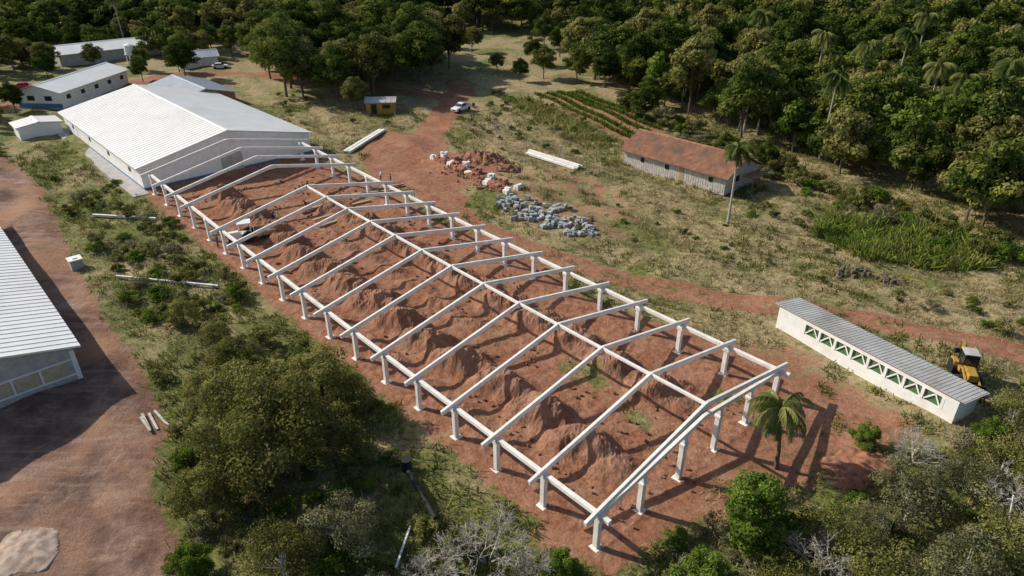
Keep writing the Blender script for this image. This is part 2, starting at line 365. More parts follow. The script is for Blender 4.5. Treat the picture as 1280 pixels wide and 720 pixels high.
m=MB(); m.fbox(sh,3.2,Ls-1.2,.16,.2,1.3,2.5); m.build("green_screens",GREENP,e)
m=MB()
for k in range(no):
    a=3.35+k*wv
    m.beam(sh(a,.06,1.42),sh(a+wv*.5,.06,2.38),.05,.13); m.beam(sh(a+wv*.5,.06,2.38),sh(a+wv-.3,.06,1.42),.05,.13)
m.build("lattice",WHITEW,e)
m=MB(); m.prism(sh,[(-.22,3.06),(DP+.5,2.52),(DP+.5,2.57),(-.22,3.11)],-.5,Ls+.5)
k=-.5
while k<Ls+.45: m.prism(sh,[(-.22,3.10),(DP+.5,2.56),(DP+.5,2.60),(-.22,3.14)],k,k+.1); k+=.36
m.build("roof",GREYROOF,e)
fh=Fr(32.9,100.1,.35,UANG)
e=gabled("old_farmhouse",fh,19.8,0,9.2,2.6,4.8,OLDWALL,TILE,over=.7,ribs=.35,thick=.1)
m=MB()
for a in (2.2,10.5,15.5): m.fbox(fh,a,a+.8,-.04,.02,1.0,1.8)
m.fbox(fh,-.02,.03,3,4,.9,1.9); m.build("windows",DARK,e)
m=MB(); k=.3
while k<19.8: m.fbox(fh,k,k+.06,-.03,.0,-.3,2.3); k+=.45
m.build("wall_battens",OLDWALL,e)
m=MB(); m.fbox(fh,7.6,8.5,-.05,.02,-.2,1.95); m.build("door",WOOD,e)
m=MB(); m.fbox(fh,-2.8,-.75,3.5,7.5,1.9,2.0)
for a,b in ((-2.6,3.7),(-2.6,7.2)): m.fbox(fh,a,a+.12,b,b+.12,-.4,1.9)
m.build("porch",TILE,e)
def ang(dx,dy): return math.atan2(dy,dx)
wb=Fr(-97.5,149,1.5,ang(.08,.995)); wb.b=Vector((-wb.b.x,-wb.b.y,0))
e=gabled("white_office_building",wb,25,0,10,3.2,4.6,WHITEW,WHITEROOF,over=.7,ribs=1,rh=.03)
m=MB(); m.fbox(wb,-.04,.02,0,10,-.3,.7); m.build("blue_band",BLUEP,e)
m=MB()
for k in range(5): m.fbox(wb,2+k*5,3.3+k*5,-.04,.02,1.3,2.2)
for k in range(2): m.fbox(wb,-.045,.02,2+k*4,3.6+k*4,1.3,2.3)
m.build("windows",DARK,e)
wb2=Fr(-130,200,1.6,ang(.72,.69))
gabled("long_white_warehouse",wb2,26,0,10,3.3,4.9,GREYW,WHITEROOF,over=.6,rh=.03)
wb3=Fr(-93,196,1.6,ang(.85,.5))
e=gabled("small_white_house",wb3,10,0,6,2.6,3.8,WHITEW,BLUEROOF,over=.6)
wb4=Fr(-60.5,150,1.5,UANG)
e=gabled("orange_walled_shed",wb4,18,-12,0.5,3.0,4.6,ORANGE,BLUEROOF,over=.8)
m=MB(); m.fbox(wb4,-.05,.02,-8,-5,.0,2.4); m.fbox(wb4,-.05,.02,-3.5,-1.5,1.1,2.2); m.build("door_and_window",DARK,e)
yk=Fr(-30.5,143.5,1.5,.05)
e=gabled("yellow_kiosk",yk,6,-2.6,.2,2.4,3.0,YELL,GREYROOF,over=.3)
m=MB(); m.fbox(yk,1,2.2,.2,.26,0,2.0); m.fbox(yk,3.4,5,.2,.26,1.1,1.9); m.build("door_and_window",DARK,e)
e=group("water_tower",(-101,186,1.5)); m=MB()
for dx,dy in ((0,0),(1.6,0),(1.6,1.6),(0,1.6)): m.beam((-101+dx,186+dy,1),(-101+dx,186+dy,6),.2,.2)
m.beam((-101.3,186.8,6.1),(-99.1,186.8,6.1),2.4,.2); m.build("stand",CONC,e)
m=MB(); m.tube((-100.2,186.8,6.2),(-100.2,186.8,8.4),1.3,1.15,16); m.tube((-100.2,186.8,8.4),(-100.2,186.8,8.8),1.2,.3,16); m.build("tank",WHITEW,e)
# ------------------------------------------------------------------ vehicles
def pickup(name,x,y,z,a,paint,truck=True,L=5.2,Wd=1.85):
    fr=Fr(x,y,z,a); e=group(name,(x,y,z)); h=Wd/2
    m=MB()
    if truck: prof=[(2.6,.42),(2.6,.85),(2.45,1.0),(1.35,1.12),(-.75,1.14),(-2.6,1.12),(-2.6,.45)]
    else: prof=[(2.1,.35),(2.12,.7),(1.9,.82),(1.0,.95),(-1.3,1.0),(-2.05,.95),(-2.15,.4)]
    m.sprism(fr,prof,-h,h,[.12,.1,.15,.04,.03,.06,.06])
    if truck: cab=[(1.3,1.1),(.55,1.72),(-.1,1.8),(-.75,1.72),(-.95,1.1)]
    else: cab=[(1.0,.93),(.35,1.4),(-.3,1.47),(-1.1,1.38),(-1.7,.96)]
    m.sprism(fr,cab,-h+.05,h-.05,[.03,.2,.22,.2,.03])
    m.build("body",paint,e)
    gcab=MB(); za=1.17 if truck else 1.0
    (a0,z0),(a1,z1),(a2,z2),(a3,z3),(a4,z4)=cab
    def lerp(p,q,t): return (p[0]+(q[0]-p[0])*t,p[1]+(q[1]-p[1])*t)
    for q0,q1 in ((lerp(cab[0],cab[1],.12),lerp(cab[0],cab[1],.92)),(lerp(cab[4],cab[3],.15),lerp(cab[4],cab[3],.9))):
        s=.012 if q0[0]>0 else -.012
        gcab.quadbox([fr(q0[0]-.03,-h+.14,q0[1]),fr(q0[0]+s*2,-h+.14,q0[1]+.01),fr(q0[0]+s*2,h-.14,q0[1]+.01),fr(q0[0]-.03,h-.14,q0[1]),fr(q1[0]-.03,-h+.28,q1[1]),fr(q1[0]+s*2,-h+.28,q1[1]+.012),fr(q1[0]+s*2,h-.28,q1[1]+.012),fr(q1[0]-.03,h-.28,q1[1])])
    for sg in (-1,1):
        for f0,f1 in ((.15,.48),(.54,.88)):
            p0=lerp(cab[0],cab[4],f0);p1=lerp(cab[0],cab[4],f1);t0=lerp(cab[1],cab[3],max(0,(f0-.1)/.8));t1=lerp(cab[1],cab[3],min(1,(f1-.02)/.88))
            bl=sg*(h-.08+.01); bt=sg*(h-.235+.01)
            gcab.quadbox([fr(p0[0],bl,za),fr(p1[0],bl,za),fr(p1[0],bl-.06*sg,za),fr(p0[0],bl-.06*sg,za),fr(t0[0],bt,z2-.14),fr(t1[0],bt,z2-.14),fr(t1[0],bt-.06*sg,z2-.14),fr(t0[0],bt-.06*sg,z2-.14)])
    gcab.build("windows",GLASS,e)
    m=MB()
    if truck: m.fbox(fr,-2.5,-1.02,-h+.14,h-.14,1.0,1.146); m.fbox(fr,2.55,2.61,-.5,.5,.55,.8)
    wb_=1.6 if truck else 1.3; r=.38 if truck else .32
    for aa in (wb_,-wb_):
        for sg in (-1,1): m.tube(fr(aa,sg*(h-.2),r),fr(aa,sg*(h+.02),r),r,r,16)
    m.build("wheels_and_bed",RUBBER,e)
    return e
pickup("white_pickup_truck",-10.9,147.5,gzf(-10.9,147.5),math.radians(-125),CARW)
pickup("red_car",-117,167,gzf(-117,167),.3,CARR,False)
pickup("red_car",-121,158,gzf(-121,158),.4,CARR,False)
pickup("silver_car",-79,191,gzf(-79,191),.3,CARW,False)
def wheel(m,fr,a,b,r,w): m.tube(fr(a,b-w/2,r),fr(a,b+w/2,r),r,r,18)
bx,by=41.4,51.0; fr=Fr(bx,by,gzf(bx,by),math.radians(-105)); e=group("backhoe_loader",(bx,by,gzf(bx,by)))
fr.a*=.9; fr.b*=.9
m=MB(); wheel(m,fr,-1.0,-.95,.72,.45); wheel(m,fr,-1.0,.95,.72,.45); wheel(m,fr,1.15,-.9,.5,.35); wheel(m,fr,1.15,.9,.5,.35)
m.fbox(fr,-1.7,1.7,-.45,.45,.55,.85); m.build("wheels_and_chassis",RUBBER,e)
m=MB(); m.sprism(fr,[(1.9,.85),(1.85,1.45),(.35,1.6),(.35,.85)],-.45,.45,[.03,.08,.02,.0]); m.fbox(fr,-1.5,.3,-.75,.75,.85,1.25)
m.sprism(fr,[(-1.6,.95),(-1.5,1.5),(-.9,1.6),(-.4,1.5),(-.3,.95)],-1.15,-.72); m.sprism(fr,[(-1.6,.95),(-1.5,1.5),(-.9,1.6),(-.4,1.5),(-.3,.95)],.72,1.15)
for sg in (-1,1): m.beam(fr(.3,sg*.6,1.4),fr(2.3,sg*.6,.75),.12,.2)
m.beam(fr(-1.8,0,1.0),fr(-2.6,0,2.7),.2,.26); m.beam(fr(-2.6,0,2.7),fr(-3.2,0,1.5),.16,.22)
m.build("yellow_body",YELL,e)
m=MB(); m.fbox(fr,-1.15,.28,-.6,.6,1.6,2.58); m.build("cab_glass",GLASS,e)
m=MB(); m.fbox(fr,-1.2,.3,-.68,.68,2.66,2.74); m.build("cab_roof",GREYW,e)
m=MB(); m.sprism(fr,[(2.3,.1),(3.1,.05),(3.1,.12),(2.5,.25),(2.42,.8),(2.3,.85)],-1.15,1.15); m.sprism(fr,[(-3.1,1.6),(-3.7,1.2),(-3.5,.8),(-3.1,1.1)],-.3,.3)
for a,b in ((.25,-.65),(.25,.57),(-1.2,-.65),(-1.2,.57)): m.fbox(fr,a,a+.09,b,b+.09,1.2,2.66)
m.build("buckets_and_pillars",RUBBER,e)
tx,ty=-35.0,81.0; fr=Fr(tx,ty,gzf(tx,ty)+.1,math.radians(200)); e=group("farm_tractor",(tx,ty,fr.o.z))
m=MB(); wheel(m,fr,-.8,-.8,.75,.4); wheel(m,fr,-.8,.8,.75,.4); wheel(m,fr,1.3,-.65,.42,.25); wheel(m,fr,1.3,.65,.42,.25); m.build("wheels",RUBBER,e)
m=MB(); m.sprism(fr,[(1.7,.6),(1.65,1.3),(.3,1.4),(.3,.6)],-.35,.35,[.02,.06,.02,0]); m.fbox(fr,-1.2,.3,-.6,.6,.7,1.1); m.fbox(fr,-1.3,.4,-.8,.8,2.45,2.6)
for a,b in ((.25,-.65),(.25,.57),(-1.2,-.65),(-1.2,.57)): m.fbox(fr,a,a+.08,b,b+.08,1.1,2.45)
m.build("body_and_canopy",CARW,e)
m=MB(); m.fbox(fr,-4.2,-1.5,-1,1,.8,.95); m.fbox(fr,-4.2,-1.5,-1.0,-.92,.95,1.4); m.fbox(fr,-4.2,-1.5,.92,1.0,.95,1.4); m.fbox(fr,-1.56,-1.5,-.92,.92,.95,1.4); m.build("trailer",WOOD,e)
m=MB(); wheel(m,fr,-3,-1.1,.4,.2); wheel(m,fr,-3,1.1,.4,.2); m.build("trailer_wheels",RUBBER,e)
# ------------------------------------------------------------------ materials on site
def beams(name,lst,mat,w=.35,h=.35):
    m=MB()
    for a,b,dz in lst:
        m.beam((a[0],a[1],gzf(*a)+h/2+dz),(b[0],b[1],gzf(*b)+h/2+dz),w,h)
    return m.build(name,mat)
beams("precast_beam_stack",[((2.6,117.2),(10.8,108.6),.02),((3.4,117.9),(11.6,109.3),.06),((3.0,117.5),(11.2,108.9),.4)],CONC,.6,.35)
beams("precast_beam_stack",[((-29.4,116.5),(-25.4,130),0.02),((-28.6,116.3),(-24.6,129.8),.04)],CONC,.55,.4)
beams("concrete_beam_on_grass",[((-58.5,88.5),(-49,87),.1)],CONC,.3,.3)
beams("concrete_beam_on_grass",[((-46,70.3),(-33.6,68.6),.15)],CONC,.22,.25)
beams("drain_pipe",[((-7.7,30.9),(-7.2,34.5),.25)],WHITEW,.14,.14)
m=MB(); m.tube((-7.9,39.0,.8),(-5.4,34.6,.6),.19,.19,12); m.build("black_pipe",RUBBER)
m=MB(); m.tube((-8.2,40,.0),(-8.2,40,1.1),.4,.4,14); m.tube((-8.2,40,1.05),(-8.2,40,1.13),.43,.43,14); m.build("oil_drum",RUBBER)
beams("timber_planks",[((-31.3,46.5),(-29.6,44.4),.02),((-31.0,46.9),(-29.0,45),.06),((-31.7,46.2),(-30.1,44.2),.12),((-31.5,45.6),(-29.9,43.9),.2)],OLDWALL,.2,.1)
beams("timber_stack",[((-27,86),(-23,90),.1),((-26.3,85.4),(-22.3,89.5),.1),((-27.4,87),(-23.8,90.6),.3),((-30,90),(-26,93.5),.3),((-25,92),(-21,95),.1),((-22,99),(-17,101.5),.2),((-24,97),(-18,99),.2)],WOOD,.5,.2)
e=group("water_cistern",(-52.1,73,gzf(-52.1,73))); f=Fr(-52.1,73,gzf(-52.1,73),UANG)
m=MB(); m.fbox(f,-.65,.65,-.65,.65,-.2,1.2); m.build("tank",GREYW,e); m=MB(); m.fbox(f,-.75,.75,-.75,.75,1.2,1.32); m.fbox(f,-.25,.25,-.25,.25,1.32,1.42); m.build("lid",WHITEW,e)
def pile(name,parts,mat,pitch,size,seed,parent=None):
    r=random.Random(seed); m=MB()
    for cx,cy,rx,ry,n,st in parts:
        for i in range(n):
            x=cx+r.gauss(0,rx*.5); y=cy+r.gauss(0,ry*.5); z=gzf(x,y)+r.random()**2*st
            f=Fr(x,y,z,r.uniform(0,3.14) if pitch else UANG+r.gauss(0,.15)); s=[size*r.uniform(.5,1.4)/2 for _ in range(3)]
            t=r.uniform(-.15,.15)*size if pitch else 0
            m.quadbox([f(-s[0],-s[1],-.05),f(s[0],-s[1],-.05),f(s[0],s[1],-.05),f(-s[0],s[1],-.05),f(-s[0]*.9,-s[1]*.85,s[2]*1.6+t),f(s[0]*.9,-s[1]*.9,s[2]*1.6-t),f(s[0]*.85,s[1]*.9,s[2]*1.6-t),f(-s[0]*.9,s[1]*.9,s[2]*1.6+t)])
    return m.build(name,mat,parent)
def stacks(name,lst,mat,n=(3,2,3),b=(.5,.5,.3)):
    m=MB(); r=random.Random(5)
    for cx,cy,a in lst:
        f=Fr(cx,cy,gzf(cx,cy),a)
        for i in range(n[0]):
            for j in range(n[1]):
                for k in range(n[2]):
                    if k==n[2]-1 and r.random()<.4: continue
                    jx,jy=r.uniform(-.05,.05),r.uniform(-.05,.05)
                    m.fbox(f,i*b[0]+jx,(i+.93)*b[0]+jx,j*b[1]+jy,(j+.93)*b[1]+jy,k*b[2]+.004,(k+.95)*b[2])
    return m.build(name,mat)
brk=[];blk=[];r5=random.Random(3)
for i in range(13):
    t=i/12; x=-13.4+12.6*t; y=112.2-15.0*t
    (brk if i%3 else blk).append((x,y,UANG+r5.uniform(-.15,.15)))
    if i%2==0: (blk if i%4==0 else brk).append((x+1.7,y+1.3,UANG+r5.uniform(-.2,.2)))
stacks("brick_stack",brk,BRICK,(3,2,3)); stacks("block_stack",blk,WHITEW,(2,2,3))
pile("stone_block_pile",[(.5,94,2.6,2.2,44,.4),(3.5,91,2.6,2,40,.35),(7,87.5,2.8,2,46,.35),(9.5,84.5,2.2,1.5,34,.3),(6,92,2,1.3,18,.2),(2,89,3,2,14,.1)],STONE,True,.55,3)
pile("broken_brick_rubble",[(-9,106,4,2.5,40,.2),(-4,100,4,2,34,.2)],BRICK,True,.3,4)
pile("branch_debris_pile",[(40.5,72.5,2.0,1.2,44,.4),(44,71,1.5,1,20,.3)],BARK,True,.36,8)
r_=[(P0+UU*random.uniform(0,84)+VV*random.uniform(1,23)) for _ in range(110)]
pile("soil_clods",[(q[0],q[1],1.6,1.6,5,.1) for q in r_],surf("clod_earth",(.27,.135,.085),(.16,.075,.045),3,.95,.5,9),True,.24,9)
def mound(name,cx,cy,rx,ry,h,mat,seed=0):
    vs=[];n=40
    for j in range(n):
        for i in range(n):
            a=-1+2*i/(n-1); b=-1+2*j/(n-1); x=cx+a*rx; y=cy+b*ry; d=math.hypot(a,b)*(1+.45*noise.noise((math.atan2(b,a)*1.2,seed,0)))+.12*noise.noise((x*.9,y*.9,seed))
            k=max(0,1-d)**.8*h*(1+.5*noise.noise((x*.6,y*.6,seed)))+.25*h*noise.noise((x*1.7,y*1.7,seed))*(d<.9)
            vs.append((x,y,gzf(x,y)+k-.12*(d>.9)-.02))
    fs=[(j*n+i,j*n+i+1,(j+1)*n+i+1,(j+1)*n+i) for j in range(n-1) for i in range(n-1)]
    me=bpy.data.meshes.new(name); me.from_pydata(vs,[],fs); me.materials.append(mat); link(name,me)
REDS=surf("red_earth",(.33,.15,.085),(.175,.075,.043),1.3,.95,.7,4)
mound("earth_mound",-5.0,112.8,5.5,3.2,1.5,REDS,1); mound("earth_mound",-1.0,109.2,3,2.2,.9,REDS,2)
mound("earth_mound",27,40,3.2,2.4,.6,REDS,6)
mound("sand_pile",-33.2,31.8,2.8,2.2,.35,GRAVEL,3)
# ------------------------------------------------------------------ workers
def person(x,y,shirt,facing,bend=0.0,lift=0):
    z=gzf(x,y)+.08+lift
    P={'pel':(0,0,.95),'sp':(.02+bend*.15,0,1.2),'ch':(.02+bend*.4,0,1.42-bend*.1),'nk':(.03+bend*.5,0,1.53-bend*.16),'hd':(.06+bend*.58,0,1.66-bend*.22),'ht':(.06+bend*.62,0,1.76-bend*.24)}
    for s,nm in ((1,'l'),(-1,'r')):
        P['hip'+nm]=(0,.1*s,.9); P['kn'+nm]=(.04+.1*s,.11*s,.5); P['an'+nm]=(-.02+.13*s,.12*s,.08); P['to'+nm]=(.14+.13*s,.14*s,.04)
        P['sh'+nm]=(.02+bend*.4,.19*s,1.42-bend*.1); P['el'+nm]=(.08+bend*.5,.27*s,1.15-bend*.15); P['wr'+nm]=(.26+bend*.5,.24*s,.98-bend*.1); P['ha'+nm]=(.34+bend*.5,.23*s,.93-bend*.1)
    K=list(P); R=dict(pel=.15,sp=.14,ch=.16,nk=.06,hd=.11,ht=.08,hip=.1,kn=.065,an=.05,to=.045,sh=.075,el=.05,wr=.035,ha=.045)
    E=[('pel','sp'),('sp','ch'),('ch','nk'),('nk','hd'),('hd','ht')]
    for nm in 'lr': E+=[('pel','hip'+nm),('hip'+nm,'kn'+nm),('kn'+nm,'an'+nm),('an'+nm,'to'+nm),('ch','sh'+nm),('sh'+nm,'el'+nm),('el'+nm,'wr'+nm),('wr'+nm,'ha'+nm)]
    me=bpy.data.meshes.new("w"); me.from_pydata([P[k] for k in K],[(K.index(a),K.index(b)) for a,b in E],[])
    o=bpy.data.objects.new("w",me); COL.objects.link(o); o.modifiers.new("s",'SKIN'); sv=me.skin_vertices[0].data
    for i,k in enumerate(K):
        r=R.get(k) or R[k[:-1]]; sv[i].radius=(r,r); sv[i].use_root=(k=='pel')
    o.modifiers.new("b",'SUBSURF').levels=2
    dg=bpy.context.evaluated_depsgraph_get(); m2=bpy.data.meshes.new_from_object(o.evaluated_get(dg)); bpy.data.objects.remove(o)
    for mm in (shirt,PANTS,SKINM,HAIR): m2.materials.append(mm)
    zt=P['nk'][2]
    for p in m2.polygons:
        c=p.center; p.use_smooth=True
        p.material_index=1 if c.z<.93 and abs(c.y)<.2 else 0
        if c.z>zt: p.material_index=2
        if c.z>zt+.15 or (c.z>zt+.07 and c.x<P['hd'][0]-.03): p.material_index=3
        if abs(c.y)>.2 and c.x>P['wrl'][0]-.12 and c.z<P['ell'][2]: p.material_index=2
    link("construction_worker",m2,(x,y,z),1,facing)
try:
    person(-33.0,87.5,SHB,.5,.3); person(-31.8,86.2,SHW,2.5,0); person(-20.8,103.2,SHW,1,.5); person(-19.0,102.0,SHB,3.5,0)
    person(-37.5,79.0,SHB,1,0); person(-29.5,91.5,PANTS,4,.6)
except Exception as ex: print("person",ex)
# ------------------------------------------------------------------ foliage builders
def rdir(n,zmin=-1):
    z=rng.uniform(zmin,1,n); a=rng.uniform(0,2*np.pi,n); r=np.sqrt(1-z*z); return np.stack([r*np.cos(a),r*np.sin(a),z],-1)
def leafquads(C,Nn,s):
    t=np.cross(Nn,rng.normal(size=C.shape)); t/=np.linalg.norm(t,axis=1)[:,None]+1e-9; b=np.cross(Nn,t); b/=np.linalg.norm(b,axis=1)[:,None]+1e-9
    s=s[:,None]; V=np.stack([C-b*s,C+t*s*.55,C+b*s,C-t*s*.55],1).reshape(-1,3); return V
def tubes(segs,n=6):
    m=MB()
    for a,b,r0,r1 in segs: m.tube(a,b,r0,r1,n,False)
    return np.array(m.v),m.f
def tree_mesh(name,H,R,ncl,npc,ls,mat,crown0=.35,bark=BARK,flat=1.0,holes=.0,tv_=.16,rl=.17,rh=.34):
    zc=H*(crown0+1)/2; Hc=H*(1-crown0)/2
    d=rdir(ncl,-.75); rad=rng.uniform(.35,.92,ncl)**.7
    lob=1+.22*np.sin(3*np.arctan2(d[:,1],d[:,0])+rng.uniform(0,6))+rng.normal(0,.1,ncl)
    C=np.stack([d[:,0]*R*rad*lob,d[:,1]*R*rad*lob,zc+d[:,2]*Hc*rad*flat*(1+rng.normal(0,.1,ncl))],-1)
    rc=R*rng.uniform(rl,rh,ncl)
    keep=rng.random(ncl)>holes; C=C[keep]; rc=rc[keep]; ncl=len(C)
    Vs=[];T=[]
    for i in range(ncl):
        n=int(npc*(rc[i]/(.26*R))**2); dd=rdir(n,-.6); rr=rc[i]*rng.uniform(.55,1.2,n)
        P=C[i]+dd*rr[:,None]*np.array([1,1,.7]); Nn=dd+rng.normal(0,.55,dd.shape)+np.array([0,0,.4]); Nn/=np.linalg.norm(Nn,axis=1)[:,None]
        Vs.append(leafquads(P,Nn,ls*rng.uniform(.6,1.3,n))); ct=rng.normal(.45,tv_)
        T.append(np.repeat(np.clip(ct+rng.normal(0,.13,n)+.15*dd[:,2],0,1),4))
    LV=np.concatenate(Vs); LT=np.concatenate(T)
    segs=[]; tr=max(.1,R*.05); top=Vector((rng.normal(0,.2),rng.normal(0,.2),zc)); mid=Vector((rng.normal(0,.15),rng.normal(0,.15),H*crown0*.9))
    segs.append((Vector((0,0,-.4)),mid,tr*1.25,tr*.9)); segs.append((mid,top,tr*.9,tr*.5))
    for i in rng.choice(ncl,min(10,ncl),replace=False):
        s=mid.lerp(top,rng.uniform(0,.8)); c=Vector(C[i]); k=s.lerp(c,.5)+Vector((0,0,-.08*H*rng.random())); segs.append((s,k,tr*.5,tr*.3)); segs.append((k,c,tr*.3,tr*.1))
    tv,tf=tubes(segs); nt_=len(tv); nl=len(LV)//4
    V_=np.concatenate([tv,LV]); Fl=(np.arange(nl*4).reshape(-1,4)+nt_).tolist()
    return npmesh(name,V_,tf+Fl,[bark,mat],[0]*len(tf)+[1]*nl,np.concatenate([np.zeros(nt_),LT]))
def palm_mesh(name,H,fl,nf,seed):
    r=random.Random(seed); m=MB(); lean=Vector((r.uniform(-.6,.6),r.uniform(-.6,.6),0)); pts=[Vector((0,0,-.3)),lean*.2+Vector((0,0,H*.35)),lean*.6+Vector((0,0,H*.7)),lean+Vector((0,0,H))]
    rs=[.22,.17,.14,.15]
    for i in range(3): m.tube(pts[i],pts[i+1],rs[i],rs[i+1],8,False)
    nb=len(m.f); vv=list(m.v); ff=list(m.f); tint=[0]*len(vv); c=pts[3]
    for k in range(nf):
        az=k*2.4+r.uniform(-.2,.2); el=r.uniform(-.5,1.3); L=fl*r.uniform(.8,1.1); dr=1.9; p=c.copy(); pr=[p.copy()]; e_=el; seg=9
        for s in range(seg):
            d=Vector((math.cos(az)*math.cos(e_),math.sin(az)*math.cos(e_),math.sin(e_))); p=p+d*L/seg; pr.append(p.copy()); e_-=dr/seg*(1.3 if el>.3 else .8)
        side=Vector((-math.sin(az),math.cos(az),0)); tt=r.uniform(.2,.85)
        Q=5
        for s in range(seg):
            for q in range(Q):
                f=(s+q/Q)/seg
                if f<.08: continue
                b=pr[s].lerp(pr[s+1],q/Q); d=(pr[s+1]-pr[s]).normalized(); ll=fl*.24*math.sin(math.pi*min(1,f*.85+.15))**.6*r.uniform(.75,1.1)
                for sg in (-1,1):
                    tip=b+(side*sg*.6+d*.6+Vector((0,0,-.55-.5*r.random())))*ll; w=d*(.024+.008*fl)
                    n=len(vv); vv+=[tuple(b-w),tuple(b+w),tuple(tip+w*.3),tuple(tip-w*.3)]; ff.append((n,n+1,n+2,n+3)); t_=tt+r.uniform(-.15,.15); tint+=[t_]*4
    return npmesh(name,vv,ff,[BARK if H<8 else PALE_BARK,L_PALM],[0]*nb+[1]*(len(ff)-nb),tint)
def bare_mesh(name,H,seed,leaves=0,dep0=5):
    r=random.Random(seed); segs=[]; tips=[]
    def br(p,d,L,rad,dep):
        q=p+d*L; segs.append((p,q,max(.008,rad),max(.007,rad*.65)))
        if dep==0: tips.append(q); return
        for _ in range(3):
            nd=(d+Vector((r.gauss(0,.55),r.gauss(0,.55),r.gauss(.05,.3)))).normalized(); br(p.lerp(q,r.uniform(.55,1)),nd,L*r.uniform(.6,.85),rad*.62,dep-1)
    for k in range(4):
        a=k*1.57+r.random(); br(Vector((0,0,-.1)),Vector((math.cos(a)*.75,math.sin(a)*.75,1)).normalized(),H*.34,.055,dep0)
    tv,tf=tubes(segs,3); V_=tv; ff=tf; mi=[0]*len(tf); ti=np.zeros(len(tv))
    if leaves:
        idx=[tips[r.randrange(len(tips))] for _ in range(leaves)]; C=np.array([tuple(t) for t in idx])+rng.normal(0,.12,(leaves,3)); LV=leafquads(C,rdir(leaves),np.full(leaves,.06))
        ff=tf+(np.arange(leaves*4).reshape(-1,4)+len(tv)).tolist(); V_=np.concatenate([tv,LV]); mi+=[1]*leaves; ti=np.concatenate([ti,rng.uniform(.3,1,leaves).repeat(4)])
    return npmesh(name,V_,ff,[PALE_BARK,L_GREY],mi,ti)
FP=[tree_mesh("forest_tree",H,R,nc,npc,ls,mt,c0,tv_=.19,rl=.2,rh=.4) for H,R,nc,npc,ls,mt,c0 in (
 (12,4.6,36,85,.36,L_FOREST,.22),(13,4.2,34,85,.36,L_FOREST,.22),(10,4.8,36,80,.38,L_FOREST,.15),(14,3.8,32,85,.35,L_OLIVE,.25),(11,4.0,32,85,.35,L_BRIGHT,.2),(9,4.2,32,80,.34,L_OLIVE,.12))]
FARP=[tree_mesh("far_forest_tree",H,R,nc,npc,ls,mt,c0,tv_=.19,rl=.22,rh=.42) for H,R,nc,npc,ls,mt,c0 in (
 (12,4.9,26,50,.52,L_FOREST,.25),(13,4.4,24,50,.5,L_FOREST,.28),(11,4.6,24,50,.5,L_OLIVE,.25))]
TALL=[tree_mesh("tall_tree",16,5.6,64,170,.31,L_FOREST,.25,rl=.18,rh=.36),tree_mesh("tall_tree",15,5.0,56,170,.31,L_FOREST,.24,rl=.18,rh=.36),tree_mesh("tall_tree",14,5.4,56,160,.31,L_OLIVE,.24,rl=.18,rh=.36)]
NEARO=[tree_mesh("near_olive",9,5.0,90,300,.14,L_OLIVE,.12,holes=.1,rl=.14,rh=.3),tree_mesh("near_olive",7,3.4,58,280,.12,L_OLIVE,.1,holes=.12,rl=.14,rh=.32)]
NEARG=[tree_mesh("near_grey",5,2.8,50,170,.10,L_GREY,.1,PALE_BARK,holes=.2),tree_mesh("near_grey",4.5,3.2,55,150,.10,L_OLIVE,.08,PALE_BARK,holes=.2)]
NEARB=[tree_mesh("near_bright",6,2.6,50,260,.13,L_BRIGHT,.08,holes=.1)]
SHR=[tree_mesh("shrub",1.6,1.2,16,110,.085,L_GRASS,.02),tree_mesh("shrub",1.2,1.3,18,95,.085,L_BRIGHT,.02),tree_mesh("shrub",1.9,1.3,18,110,.09,L_OLIVE,.03),tree_mesh("shrub",1.3,1.4,18,85,.08,L_GREY,.03)]
BARE=[bare_mesh("bare",3.6,1,200),bare_mesh("bare",3.2,2,100)]
PAL=[palm_mesh("palm",11,3.0,30,1),palm_mesh("palm",6,3.3,34,2),palm_mesh("palm",15,3.8,30,3)]
forest=group("forest",(0,0,0))
F1=[(-9,250),(22,240),(20,186),(14,180),(24,168),(36,143),(46,125),(53,112),(58,102),(62,92),(66,84),(80,72),(96,62),(400,62),(400,440),(-9,440)]
HG=[(-62,176),(-54,152),(-40,147),(-26,150),(-18,164),(-15,186),(-30,214),(-75,216),(-72,192)]
def scatter(poly,step,step_far=None):
    xs=[p[0] for p in poly]; ys=[p[1] for p in poly]; out=[]; y=min(ys)
    while y<max(ys):
        st=step if (step_far is None or y<190) else step_far
        x=min(xs)
        while x<max(xs):
            out.append((x+random.uniform(-.45,.45)*st,y+random.uniform(-.45,.45)*st)); x+=st
        y+=st
    A=np.array(out); k=poly_sd(A[:,0],A[:,1],poly)>0; return A[k]
nf=0
for x,y in scatter(F1,5.8,7.6):
    if abs(x)>.76*y+16: continue
    t=random.choices(FP,[4,3,4,3,3,3])[0] if y<230 else random.choice(FARP); s=random.uniform(.65,1.25)
    if y<175: s*=.92
    link("canopy_tree",t,(x,y,gzf(x,y)-.5),(s,s,s*random.uniform(.85,1.2)),random.uniform(0,6.28),forest); nf+=1
for x,y in scatter([(-400,232),(-95,232),(-60,224),(-34,222),(-30,246),(-8,250),(-8,440),(-400,440)],7.8):
    if abs(x)>.76*y+16: continue
    s=random.uniform(.75,1.3)
    link("canopy_tree",random.choice(FARP),(x,y,gzf(x,y)-.5),s,random.uniform(0,6.28),forest); nf+=1
for poly in ([(-175,196),(-140,176),(-124,186),(-134,200),(-112,226),(-178,234)],[(-112,206),(-92,203),(-70,202),(-66,224),(-108,228)]):
    for x,y in scatter(poly,7.5):
        link("canopy_tree",random.choice(FP),(x,y,gzf(x,y)-.5),random.uniform(.6,1.0),random.uniform(0,6.28),forest)
print("forest",nf)
